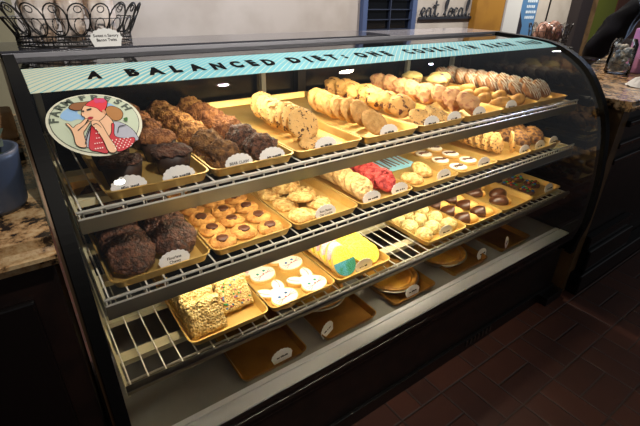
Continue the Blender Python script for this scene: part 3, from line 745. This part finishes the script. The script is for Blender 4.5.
def rabbit():
    def outline(k):
        pts = []
        def e(cx, cy, rx, ry, rot, a0, a1, n):
            for i in range(n+1):
                a = R(a0+(a1-a0)*i/n); x = rx*math.cos(a)*k; y = ry*math.sin(a)*k
                pts.append((cx+x*math.cos(rot)-y*math.sin(rot), cy+x*math.sin(rot)+y*math.cos(rot)))
        e(0, -.018, .040, .033, 0, 142, 398, 20)            # head
        e(.023, .030, .017, .027, R(-26), -50, 200, 12)     # right ear
        e(-.023, .030, .017, .027, R(26), -20, 230, 12)     # left ear
        return pts
    bm = bmesh.new(); prism(bm, outline(1.0), 0, .009); base = me_from(bm, 'rabbit_cookie', C['sug'], False)
    bm = bmesh.new(); prism(bm, outline(.93), .0092, .012); ic = me_from(bm, 'icing', C['ice'], False)
    def dot(x, y, r, n, m): return me_from(lathe(bmesh.new(), [(0, .0145), (r*.7, .014), (r, .012)], 10, None, x, y), n, m)
    eyes = lambda c: [dot(-.012, -.010, .0046, 'eye', mat('eye_'+c, c, rough=.4)), dot(.012, -.010, .0046, 'eye', mat('eye_'+c, c))]
    nose = dot(0, -.021, .0034, 'nose', mat('nose_pink', 'b85a6c', rough=.4))
    bm = bmesh.new()
    for s in (-1, 1):
        for q in (-1, 0, 1): tube(bm, [(s*.006, -.023-q*.002, .0124), (s*.030, -.023+q*.009, .0124)], .0008, 4)
    wh = me_from(bm, 'whiskers', mat('whisker_pink', 'bc6080', rough=.4))
    bm = bmesh.new()
    for s in (-1, 1): tube(bm, [(s*.021+s*.012*math.sin(t*.9-.4)*.3+s*t*.003, .018+t*.0085, .0124) for t in range(5)], .0016, 4)
    ie = me_from(bm, 'ear_line', mat('ear_pink', 'd890a0', rough=.5))
    return lambda c: [base, ic]+eyes(c)+[nose, wh, ie]
RB = rabbit(); kk = 0
for i in range(4):
    for c in range(2):
        put('rabbit_cookie', RB(('2a5a9a', '2a8a7a')[(i+c) % 2]), f"white iced rabbit face cookie, {ORD[i]} in the {['left','right'][c]} column", 'cookie', 'rabbit cookies', (bx[1]+.062+c*.114, by+.062+i*.142+c*.006, bf), (0, 0, .30+jit(.12))).scale = (1.2, 1.16, 1.2)
def egg(mtop, mlow, seed):
    pts = [(.036*math.cos(a)*(1-.16*math.sin(a)), .048*math.sin(a)) for a in [k*2*math.pi/36 for k in range(36)]]
    bm = bmesh.new(); prism(bm, pts, 0, .009); base = me_from(bm, 'egg_cookie', C['sug'], False)
    def band(y0, y1, m, n):
        q = [(x*.95, max(y0, min(y1, y*.95))) for x, y in pts]; b = bmesh.new(); prism(b, q, .0092, .0125)
        bmesh.ops.remove_doubles(b, verts=b.verts, dist=1e-6); bmesh.ops.dissolve_degenerate(b, edges=b.edges, dist=1e-6); return me_from(b, n, m, False)
    return [base, band(-.0, .05, mtop, 'sugar_top'), band(-.05, -.0005, mlow, 'sugar_bottom')]
EY = egg(C['yell'], C['yell'], 1); EB = egg(C['yell'], C['teal'], 2); EP = egg(C['pink'], C['yell'], 3)
for i in range(7):
    m, d = ((EB, 'yellow egg cookie with teal sugar bottom'), (EP, 'pink and yellow egg cookie'))[min(i, 1)] if i < 4 else (EY, 'yellow sugared egg cookie')
    put('egg_cookie', m, f"{d} leaning in the left column, {ORD[i]}", 'cookie', 'egg cookies', (bx[2]+.060, by+.060+i*.034, bf+.045), (R(54), 0, .1+jit(.1))).scale = (1.25, 1.12, 1)
for i in range(6):
    o = put('egg_cookie', EY, f"yellow sugared egg cookie leaning in the right column, {ORD[i]}", 'cookie', 'egg cookies', (bx[2]+.166, by+.078+i*.036, bf+.030), (R(40), 0, 1.25+jit(.1))); o.rotation_mode = 'ZYX'; o.scale = (1.25, 1.3, 1.15)
MA = [blob('macaroon', .033, .033, .03, C['mac'], s, .10, 60) for s in (1, 2, 3)]
for c in range(3):
    for i in range(5):
        put('macaroon', MA[(i+c) % 3], f"pale coconut macaroon, {ORD[i]} in the {cn3[c]} column", 'macaroon', 'coconut macaroons', (bx[3]+.047+c*.073, by+.062+i*.075+(c == 1)*.02, bf), (0, 0, jit(3)))
def dipped(full):
    bm = bmesh.new(); bmesh.ops.create_icosphere(bm, subdivisions=3, radius=1)
    for v in bm.verts: v.co = Vector((v.co.x*.046, v.co.y*.028, max(-.3, v.co.z)*.02+.006))
    a = me_from(bm, 'dipped_cookie', mat('butter_cookie', 'd8ac5c', 'c8964a', scale=50, rough=.7, bump=.3))
    bm = bmesh.new(); bmesh.ops.create_icosphere(bm, subdivisions=3, radius=1)
    lim = -.5 if full else -.12
    for v in bm.verts: v.co = Vector((max(v.co.x, lim)*.0475, v.co.y*.0292, max(-.28, v.co.z)*.0212+.0065))
    return [a, me_from(bm, 'chocolate_dip', mat('dip_chocolate', '4c2c1c', rough=.3))]
DP = dipped(False); DF = dipped(True)
for c in range(2):
    for i in range(5):
        put('dipped_cookie', DP, f"butter cookie half dipped in chocolate, {ORD[i]} in the {['left','right'][c]} column", 'cookie', 'half dipped cookies', (bx[4]+.068+c*.107, by+.062+i*.076, bf), (0, 0, 2.5+jit(.25))).scale = (1.12, 1.2, 1.25)
for i, (dx, dy) in enumerate(((.10, .085), (.165, .14), (.075, .205), (.15, .26), (.08, .33))):
    put('dipped_cookie', DF, f"mostly chocolate covered cookie in a half empty tray, {ORD[i]}", 'cookie', 'chocolate covered cookies', (bx[5]+dx, by+dy, bf), (0, 0, 2.6+jit(.5))).scale = (1.12, 1.2, 1.25)
def candy_cookie(seed):
    a = cookie('candy_cookie', .04, .016, C['mm'], seed, .10); out = [a]; rr = random.Random(seed)
    for i in range(9):
        t = i*2.4; q = .034*math.sqrt((i+.5)/9); col = ('2a6ab0', '3a9a4a', 'b03030', 'c8a028')[(i+seed) % 4]
        bm = bmesh.new(); lathe(bm, [(0, .0215), (.0055, .0208), (.008, .018), (.0055, .0155), (0, .015)], 10, None, q*math.cos(t), q*math.sin(t))
        out.append(me_from(bm, 'candy', mat('candy_'+col, col, rough=.25)))
    return out
MMs = [candy_cookie(s) for s in (1, 2)]
for c in range(2):
    for i in range(4):
        put('candy_cookie', MMs[(i+c) % 2], f"chocolate cookie with coloured candies, {ORD[i]} in the {['left','right'][c]} column", 'cookie', 'candy topped cookies', (bx[6]+.068+c*.1, by+.085+i*.088+c*.03, bf), (0, 0, jit(3)))
for x, y, l in ((.836, .882, 'white sign before the yellow egg cookies'), (1.262, .882, 'white sign before the pale macaroons'), (2.03, .882, 'white sign before the candy topped cookies')):
    sign(x, y, bf, l)

# --- deck trays and pies
dz = .4055
D = [(.349, 'gold tray on the case floor, leftmost, mostly empty at the front'), (.660, 'gold tray with a pie on the case floor, second from the left'), (.985, 'gold tray with a pie on the case floor, third from the left'),
     (1.337, 'gold tray with a pie on the case floor, fourth from the left'), (1.682, 'empty gold tray on the case floor, rightmost')]
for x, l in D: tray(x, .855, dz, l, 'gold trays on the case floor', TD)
def pie():
    bm = bmesh.new(); lathe(bm, [(0, 0), (.092, 0), (.116, .028), (.123, .029), (.123, .0305), (.115, .030), (.091, .002), (0, .002)], 40); tin = me_from(bm, 'pie', C['tin'])
    bm = bmesh.new(); lathe(bm, [(.090, .003), (.112, .029), (.116, .036), (.108, .039), (.098, .033), (.095, .026)], 48, lambda p: Vector((p.x, p.y, p.z+(.0022*math.cos(24*math.atan2(p.y, p.x)) if p.z > .03 else 0)))); cr = me_from(bm, 'crust', C['crust'])
    bm = bmesh.new(); lathe(bm, [(0, .034), (.05, .0335), (.085, .032), (.099, .0305), (.096, .024), (0, .024)], 40, lambda p: Vector((p.x, p.y, p.z+.002*nz(p, 35, 3)))); fi = me_from(bm, 'filling', C['fill'])
    return [tin, cr, fi]
PI = pie()
for x, y, l in ((.47, 1.20, 'golden pie in a metal tin, leftmost, behind the bare tray front'), (.775, 1.09, 'golden pie in a metal tin, second from the left'), (1.095, 1.005, 'golden pie in a metal tin, third from the left'), (1.415, 1.01, 'golden pie in a metal tin, rightmost')):
    put('pie', PI, l, 'pie', 'pies on the case floor', (x, y, dz+.0027))
for x, y, rz, l in ((.50, .876, 0, 'white sign at the front of the leftmost floor tray'), (.695, .892, 22, 'white sign turned sideways on the second floor tray'), (1.105, .876, 0, 'white sign before the third pie'), (1.575, .89, 4, 'white sign turned sideways before the rightmost pie'), (1.765, .885, 22, 'white sign turned sideways on the empty rightmost floor tray')):
    sign(x, y, dz+.003, l, None, -14, R(rz)*57.3 if False else rz)

# ------------------------------------------------------------------ wire basket with treat bags on the case top
def wire_basket(loc, rx, ry, H, hb, nl, label, cat='basket', fl=.045):
    t = empty('wire_basket', loc, label=label, category=cat)
    BW = mat('black_wire', '14110f', rough=.45)
    bm = bmesh.new()
    P = lambda a, k, z: (rx*k*math.cos(a), ry*k*math.sin(a), z)
    for z in (.003, hb*.5, hb): tube(bm, [P(a*2*math.pi/40, 1, z) for a in range(40)], .0024, 5, True)
    for i in range(64):
        a = i*2*math.pi/64; tube(bm, [P(a, 1, .003), P(a, 1, hb)], .0012, 4)
    bo('base_band', bm, BW, t)
    bm = bmesh.new()
    for i in range(-4, 5):
        x = rx*i/5; y = ry*math.sqrt(1-(x/rx)**2); tube(bm, [(x, -y, .003), (x, y, .003)], .0015, 4)
    bo('base_grid', bm, BW, t)
    bm = bmesh.new()
    for i in range(nl):
        a0 = i*2*math.pi/nl; wv = 2*math.pi/nl*.80
        for sz, z0 in ((1, 0), (.52, .0)):
            pts = []
            for q in range(20):
                b = q*2*math.pi/20; zz = (1-math.cos(b))/2*(H-hb)*sz + (H-hb)*(.02 if sz == 1 else .05 if z0 == 0 else 0)
                k = 1+fl/rx*(zz/(H-hb)); pts.append(P(a0+wv*sz*math.sin(b)*.5*1.25, k, hb+zz))
            tube(bm, pts, .0021 if sz == 1 else .0014, 5, True)
        pts = []
        for q in range(14):
            b = q*2*math.pi/14; zz = (H-hb)*(.84+.10*math.cos(b)); k = 1+fl/rx*(zz/(H-hb)); pts.append(P(a0+wv*.2*math.sin(b), k, hb+zz))
        tube(bm, pts, .0014, 4, True)
    for kz in (.55,): tube(bm, [P(a*2*math.pi/40, 1+fl/rx*kz, hb+(H-hb)*kz) for a in range(40)], .0012, 4, True)
    bo('loop_border', bm, BW, t); return t
BX, BY, BZ = .205, 1.555, 1.325
wire_basket((BX, BY, BZ), .155, .10, .112, .028, 20, 'black looped wire basket of treat bags on top of the display case')
BAG = mat('treat_bag', 'ece2dc', 'c8ac94', scale=16, rough=.25, bump=.5, bscale=40, lo=.42, hi=.62)
for i, (x, y, rx, ry, rz, l) in enumerate(((-.085, .0, .041, .052, .125, 'leftmost clear bag of pale treats in the looped basket'), (.0, .02, .036, .05, .13, 'middle clear bag of brown treats in the looped basket'), (.08, .0, .041, .052, .135, 'rightmost clear bag of treats in the looped basket'))):
    me = blob('treat_bag', rx, ry, rz, BAG, 70+i, .14, 30, 3, .8)
    ob('treat_bag', me, None, (BX+x, BY+y, BZ+.006), (0, 0, 0), label=l, category='bag', group='treat bags in the basket')
o = sign(.266, 1.440, 1.325, 'white scalloped sign reading sweet n savory leaning on the basket', 'Sweet n Savory|Bacon Twist', -8); o.scale = (1.12, 1, 1.12)

# wall lettering and poster
t = empty('wall_sign', (3.89, WY-.02, 1.285), label='dark metal script sign reading eat local on the pale wall', category='sign')
SD = mat('sign_dark', '1e222c', rough=.5)
LE = [(0, .35), (.35, .55), (.45, .85), (.25, 1), (.05, .7), (.08, .25), (.35, 0), (.65, .25)]
LA = [(1.15, .85), (.95, 1), (.7, .7), (.68, .25), (.9, 0), (1.15, .4), (1.2, .95), (1.2, .3), (1.35, 0), (1.6, .3)]
LT = [(1.6, .3), (1.8, 1.1), (1.86, 1.8), (1.78, .5), (1.9, .05), (2.1, .15), (2.25, .4)]
LL = [(2.9, .2), (3.25, .9), (3.4, 1.8), (3.22, 1.95), (3.12, 1.2), (3.15, .2), (3.35, 0), (3.6, .3)]
LO = [(3.88, .98), (3.68, .8), (3.62, .3), (3.85, 0), (4.08, .3), (4.05, .8), (3.9, .98), (4.1, .85), (4.35, .8)]
LC = [(4.75, .85), (4.55, 1), (4.38, .6), (4.42, .15), (4.65, 0), (4.98, .3)]
for P, dx in ((LE, 0), (LA, 0), (LT, 0), ([(1.55, 1.25), (1.85, 1.3), (2.15, 1.32)], 0), (LL, 0), (LO, 0), (LC, 0), (LA, 4.3), (LL, 2.95)):
    bm = bmesh.new(); tube(bm, [((p.x+dx)*.116-.395, 0, p.y*.082+.012) for p in spline(P, 5)], .0085, 6)
    bo('letter', bm, SD, t, smooth=True)
bo('base_bar', boxm(-.42, .40, -.008, .008, -.012, .012), MATS['sign_dark'], t)
t = empty('poster', (5.33, WY-.02, 1.0), label='blue poster with pale writing and a dark figure near the mustard column', category='poster')
bo('sheet', boxm(-.22, .24, -.006, .0, 0, .62), mat('poster_blue', '4a74a0', rough=.5), t)
bo('printed_figure', prism(bmesh.new(), [(-.2, .02), (-.04, .02), (-.02, .18), (-.09, .3), (-.14, .42), (-.19, .3)], 0, .002), mat('poster_dark', '1c1824'), t, rot=(R(90), 0, 0), loc=(0, -.007, 0))
bm = bmesh.new(); rr = random.Random(8)
for i in range(6):
    x = .0
    while x < .18:
        wv = .02+rr.random()*.025; box(bm, x, x+wv, -.009, -.0065, .56-i*.06, .59-i*.06); x += wv+.012
bo('lettering', bm, mat('poster_white', 'c8d4e0'), t)

# ------------------------------------------------------------------ left counter
def granite():
    m = bpy.data.materials.new('granite'); m.use_nodes = True; nt = m.node_tree; N = nt.nodes.new; L = nt.links.new
    b = nt.nodes['Principled BSDF']; b.inputs['Roughness'].default_value = .22
    tc = N('ShaderNodeTexCoord'); n1 = N('ShaderNodeTexNoise'); n1.inputs['Scale'].default_value = 20; n1.inputs['Detail'].default_value = 8; n1.inputs['Roughness'].default_value = .7
    L(tc.outputs['Object'], n1.inputs[0]); rp = N('ShaderNodeValToRGB'); L(n1.outputs[0], rp.inputs[0])
    e = rp.color_ramp.elements; e[0].position = .43; e[0].color = srgb('2a2018'); e[1].position = .50; e[1].color = srgb('a8845a')
    q = e.new(.6); q.color = srgb('c8ae84'); q = e.new(.72); q.color = srgb('8a6a48')
    L(rp.outputs[0], b.inputs['Base Color']); return m
GR = granite()
t = empty('counter_cabinet', (-.9, 1.2, 0), label='black counter cabinet left of the display case', category='cabinet')
bo('carcass', boxm(-1.0, .885, -.42, .5, 0, 1.045, bev=.004), WOODK, t)
bo('door_panel', boxes((-.2, .30, -.432, -.42, .12, .98), (.34, .84, -.432, -.42, .12, .98), bev=.004), mat('black_panel', '0c0808', rough=.35), t)
def slab(x0, x1, y0, y1, z0, z1, r=.024):
    bm = boxm(x0, x1, y0, y1, z0, z1)
    es = [e for e in bm.edges if all(abs(v.co.y-y0) < 1e-5 for v in e.verts) and abs(e.verts[0].co.z-e.verts[1].co.z) < 1e-5]
    bmesh.ops.bevel(bm, geom=es, offset=r, segments=5, affect='EDGES'); return bm
bo('granite_countertop', slab(-1.9, -.006, .735, 1.72, 1.047, 1.102), GR, None, smooth=False, label='speckled brown granite countertop left of the display case', category='countertop')
t = empty('planter', (-.082, .935, 1.1025), label='dark blue grey pot with dark green leaves on the left granite counter', category='plant')
bo('pot', lathe(bmesh.new(), [(0, 0), (.052, 0), (.058, .01), (.066, .10), (.068, .112), (.060, .112), (.056, .09), (0, .085)], 28), mat('blue_pot', '3c4658', rough=.4), t, smooth=True)
bm = bmesh.new(); rr = random.Random(3)
for i in range(26):
    a = rr.random()*6.28; q = rr.random()*.045; h = .10+rr.random()*.07; p = Vector((q*math.cos(a), q*math.sin(a), h)); d = Vector((math.cos(a+1), math.sin(a+1), .2))*.02; e = Vector((-d.y, d.x, .01))*.5
    vs = [bm.verts.new(p+v) for v in (-d, e, d, -e)]; bm.faces.new(vs); tube(bm, [(q*.4*math.cos(a), q*.4*math.sin(a), .08), tuple(p)], .0012, 4)
bo('leaves', bm, mat('leaf_dark', '2c3a26', rough=.5), t)
bo('card_reader', boxm(-.075, -.012, 1.20, 1.245, 1.1025, 1.122, bev=.004), BLACK, None, label='small flat black box on the left granite counter', category='box')
bo('paper_bag', blob('x', .05, .06, .05, None, 3, .1, 22).name and boxm(-.10, -.012, 1.40, 1.50, 1.1025, 1.175, bev=.01), mat('kraft', '9a7c58', '8a6a46', scale=20, rough=.8, bump=.4), None, label='brown paper bag standing behind the pot on the left counter', category='bag')

# ------------------------------------------------------------------ right counter and what stands on it
CX = 2.255
t = empty('service_counter', (CX, .74, 0), label='dark panelled service counter right of the display case', category='counter')
bo('carcass', boxm(.006, 2.9, .03, .95, 0, 1.025), WOODK, t)  # right end runs on unseen, lengthened to keep daylight off the floor
bo('side_panel', boxes((-.002, .006, .022, .95, .0, 1.025), (-.002, .075, .018, .03, 0, 1.025), (-.006, -.002, .022, .045, 0, 1.025)), mat('brown_side', '6a5030', '564024', scale=10, rough=.5), t)
for z, y in ((.955, .0), (.845, .012), (.762, .012)): bo('moulding', boxm(.078, 2.9, y, .03, z-.014, z+.014, bev=.006), BLACKG, t)
bo('baseboard', boxes((.078, .60, -.01, .03, .26, .34), (.078, .62, -.03, .03, .125, .26), (.03, 2.9, -.045, .03, 0, .125), bev=.008), BLACKG, t)
bo('granite_countertop', slab(CX-.015, CX+3.0, .715, 1.72, 1.027, 1.072, .018), GR, None, label='speckled granite countertop right of the display case', category='countertop')  # extended out of view along with the carcass to shade the floor
cz = 1.0725
t = empty('candy_jar', (3.08, 1.15, cz), label='clear jar of wrapped candies on the right granite counter', category='jar')
bo('jar', lathe(bmesh.new(), [(0, 0), (.065, 0), (.07, .01), (.07, .17), (.06, .19), (.056, .2)], 28), glass_mat('jar_glass', (.93, .95, .95)), t, smooth=True)
bm = bmesh.new(); rr = random.Random(9)
for i in range(70):
    g = bmesh.ops.create_icosphere(bm, subdivisions=1, radius=.017)['verts']; a = rr.random()*6.28; q = .047*math.sqrt(rr.random()); h = .02+.14*rr.random()
    for v in g: v.co = Vector((v.co.x*1.2+q*math.cos(a), v.co.y+q*math.sin(a), v.co.z*.8+h))
bo('candies', bm, mat('candy_mix', '8a949a', 'd0c8b4', scale=20, rough=.3), t, kind='stuff')
t = empty('pink_bag', (3.27, 1.09, cz), rz=-.5, label='pink and lilac gift bag beside the candy jar', category='bag')
bo('bag_body', boxm(-.08, .08, -.05, .05, 0, .255, bev=.008), mat('pink_paper', 'c48ab0', 'a878b8', scale=8, rough=.5), t)
bo('red_flap', boxm(-.079, -.03, -.056, -.045, .17, .262, bev=.004), mat('red_paper', 'b04a48', rough=.5), t)
bm = bmesh.new()
for x in (-.03, .03): tube(bm, [(x, -.054, .14), (x*.4, -.056, .2), (x*.2, -.054, .23)], .005, 5)
bo('printed_motif', bm, mat('motif_blue', '4a4a7a', rough=.5), t)
def jacket():
    bm = bmesh.new(); bmesh.ops.create_icosphere(bm, subdivisions=4, radius=1)
    for v in bm.verts:
        c = v.co; h = (c.z+1)/2; k = 1-.45*h
        p = Vector((c.x*.24*k+.26*h-.08, c.y*.12*k-.1*h, h*.42)); p += Vector((nz(p, 9, 2), nz(p, 9, 4), 0))*.03; p.z = max(0, p.z); v.co = p
    return bm
bo('black_bag', jacket(), mat('black_cloth', '08080a', '0e0e12', scale=8, rough=.9, spec=.1), None, smooth=True, loc=(3.62, 1.52, cz), label='slouching black cloth bag behind the candy jar', category='bag')
bo('bowl', lathe(bmesh.new(), [(0, 0), (.04, 0), (.075, .03), (.085, .05), (.081, .05), (.07, .03), (0, .008)], 26), mat('dark_bowl', '1c1816', rough=.15, metal=.3), None, smooth=True, loc=(3.28, 1.44, cz), label='small dark shiny bowl next to the case end', category='bowl')
bo('tissue', blob('tt', .07, .05, .03, None, 5, .3, 25).name and lathe(bmesh.new(), [(0, .05), (.03, .035), (.06, .012), (.075, 0), (0, 0)], 18, lambda p: p+Vector((nz(p, 30, 1), nz(p, 30, 2), abs(nz(p, 30, 3))*.6))*.02), mat('tissue', 'd8dcd6', rough=.8), None, loc=(2.72, .875, cz), label='crumpled white tissue near the counter edge', category='tissue')
bo('riser', boxm(2.84, 3.24, 1.52, 1.71, cz, 1.185, bev=.004), BLACK, None, label='black display box under the far wire basket', category='box')
wire_basket((3.05, 1.615, 1.1855), .17, .10, .145, .05, 16, 'black wire basket of wrapped pastries right of the display case', 'basket', .02)
for i, (x, y) in enumerate(((-.075, 0), (.07, .01))):
    ob('pastry_bag', blob('pastry_bag', .06, .055, .085, mat('wrapped_pastry', 'b08a78', '7a5240', scale=22, rough=.3, bump=.4), 80+i, .12, 28, 3, .8), None, (3.05+x, 1.615+y, 1.191), label=f"{['left','right'][i]} wrapped pastry bag in the far wire basket", category='bag', group='wrapped pastries')
bm = bmesh.new(); tube(bm, [(0, 0, 0), (.02, .0, .36)], .006, 6)
bo('stick', bm, BLACK, None, loc=(3.06, 1.67, 1.191), label='thin black stick standing up in the far basket', category='stick')
